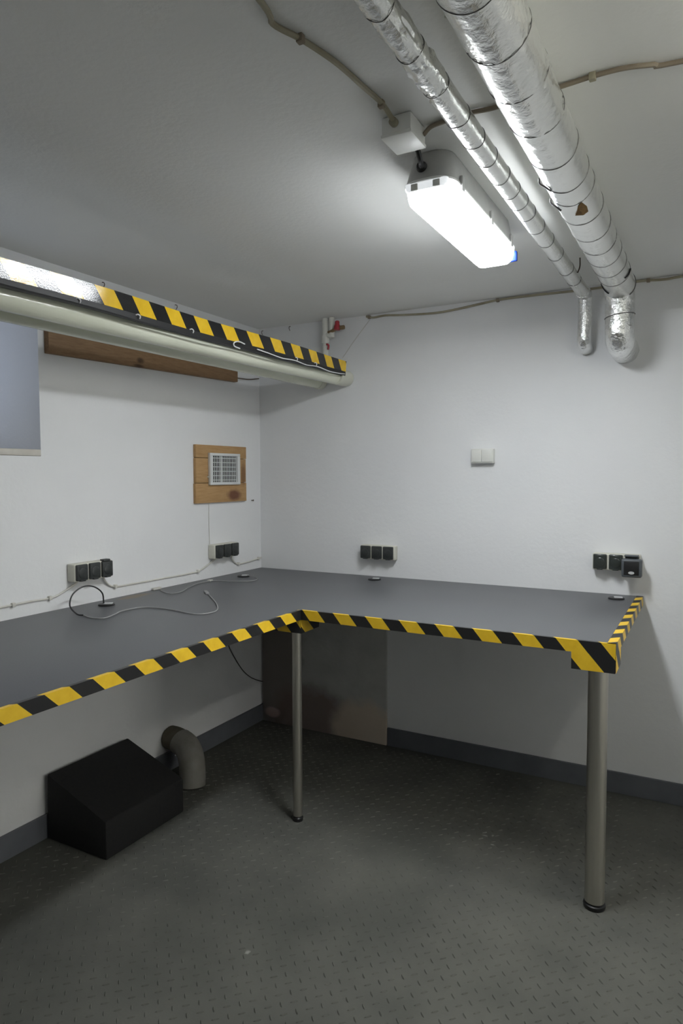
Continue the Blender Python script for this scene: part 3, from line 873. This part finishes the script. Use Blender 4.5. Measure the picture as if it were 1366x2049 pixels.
cable('ceiling_cable', 'brownish cable crossing the ceiling above both foil ducts to the right wall',
      [(1.668, -1.655, HC - 0.022), (1.685, -1.652, zc2), (1.72, -1.660, zc2), (1.787, -1.667, zc2), (1.84, -1.662, zc2), (1.92, -1.668, zc2), (1.998, -1.676, zc2), (2.06, -1.682, zc2), (2.117, -1.680, zc2), (2.17, -1.664, zc2), (2.222, -1.648, zc2), (2.7, -1.60, zc2), (XR - 0.002, -1.60, zc2)],
      0.0052, M_cablebrown, 'painted cables on the ceiling', [(2.055, -1.681, HC - 0.007)], M_cablecream)

yc = -0.0065
cable('corner_cable', 'painted cable sagging along the top of the back wall',
      [(0.690, yc, 2.262), (0.730, yc, 2.252), (0.80, yc, 2.255), (0.90, yc, 2.246), (1.015, yc, 2.238), (1.10, yc, 2.236), (1.197, yc, 2.242), (1.30, yc, 2.252), (1.393, yc, 2.260), (1.534, yc, 2.2605), (1.70, yc, 2.257), (1.85, yc, 2.256), (2.00, yc, 2.262), (2.10, yc, 2.256), (2.20, yc, 2.260), (2.6, yc, 2.2605), (XR - 0.002, yc, 2.260)],
      0.0055, M_cablecream, None, [(0.708, -0.007, 2.256), (1.385, -0.007, 2.258), (2.035, -0.007, 2.260)], M_cablebrown)
cable('thin_cord', 'thin cord running diagonally down the back wall behind the red valve', [(0.708, -0.003, 2.244), (0.62, -0.003, 2.149), (0.575, -0.003, 2.095), (0.545, -0.003, 2.060)], 0.0016, M_cablewhite)

def wall_hook(label, p, nrm):
    n = Vector(nrm)
    p = Vector(p)
    o = link('wire_hook', MB().tube([p + Vector((0, 0, 0.012)), p + n * 0.010 + Vector((0, 0, 0.010)), p + n * 0.014, p + n * 0.006 + Vector((0, 0, -0.012))], 0.0018, 6, 4), M_rust)
    tag(o, label, 'hook', 'wire hooks along the ceiling edge')
wall_hook('wire hook above the striped board, nearest the window niche', (0.0006, -1.135, 2.244), (1, 0, 0))
wall_hook('wire hook above the middle of the striped board', (0.0006, -0.69, 2.246), (1, 0, 0))
wall_hook('wire hook in the room corner above the striped board', (0.03, -0.0006, 2.245), (0, -1, 0))
wall_hook('wire hook on the back wall between the corner and the white water pipes', (0.215, -0.0006, 2.250), (0, -1, 0))

# ================================================================== below the desk
m = MB()
P = [(0.016, -1.487, 0), (0.345, -1.487, 0), (0.345, -1.066, 0), (0.016, -1.066, 0), (0.022, -1.487, 0.262), (0.345, -1.487, 0.146), (0.345, -1.066, 0.146), (0.022, -1.066, 0.262)]
b = bmesh.new()
vv = [b.verts.new((x, y, z + 0.001)) for x, y, z in P]
for f in ((3, 2, 1, 0), (4, 5, 6, 7), (0, 1, 5, 4), (1, 2, 6, 5), (2, 3, 7, 6), (3, 0, 4, 7)):
    b.faces.new([vv[i] for i in f])
bmesh.ops.bevel(b, geom=list(b.edges), offset=0.006, segments=2, profile=0.5, affect='EDGES')
m.bm(b)
bx = thing('black_box', 'low black wedge-topped box standing on the floor under the worktop', 'box', (0.18, -1.28, 0))
link('box_body', m, M_blackbox, bx)

el = thing('pipe_elbow', 'dull bent pipe end between the black box and the left wall', 'pipe', (0.13, -0.85, 0))
link('wall_stub', MB().tube([(0.014, -0.785, 0.165), (0.06, -0.790, 0.166), (0.115, -0.800, 0.155)], 0.056, 28, 6), M_lagging, el)
link('bend', MB().tube([(0.085, -0.795, 0.162), (0.135, -0.807, 0.150), (0.180, -0.830, 0.118), (0.205, -0.850, 0.070), (0.212, -0.858, 0.002)], 0.060, 28, 6), M_elbow, el)

pan = MB().box(0.0135, 0.809, -0.0155, -0.0008, 0.0005, TZ - TH - 0.002, 0.002)
tag(link('wall_panel', pan, M_panel, origin=(0, 0, 0)), 'bare stained panel without skirting in the corner under the worktop', 'panel')

# ------------------------------------------------------------------ tidy
for o in bpy.data.objects:
    if '_o' in o: del o['_o']
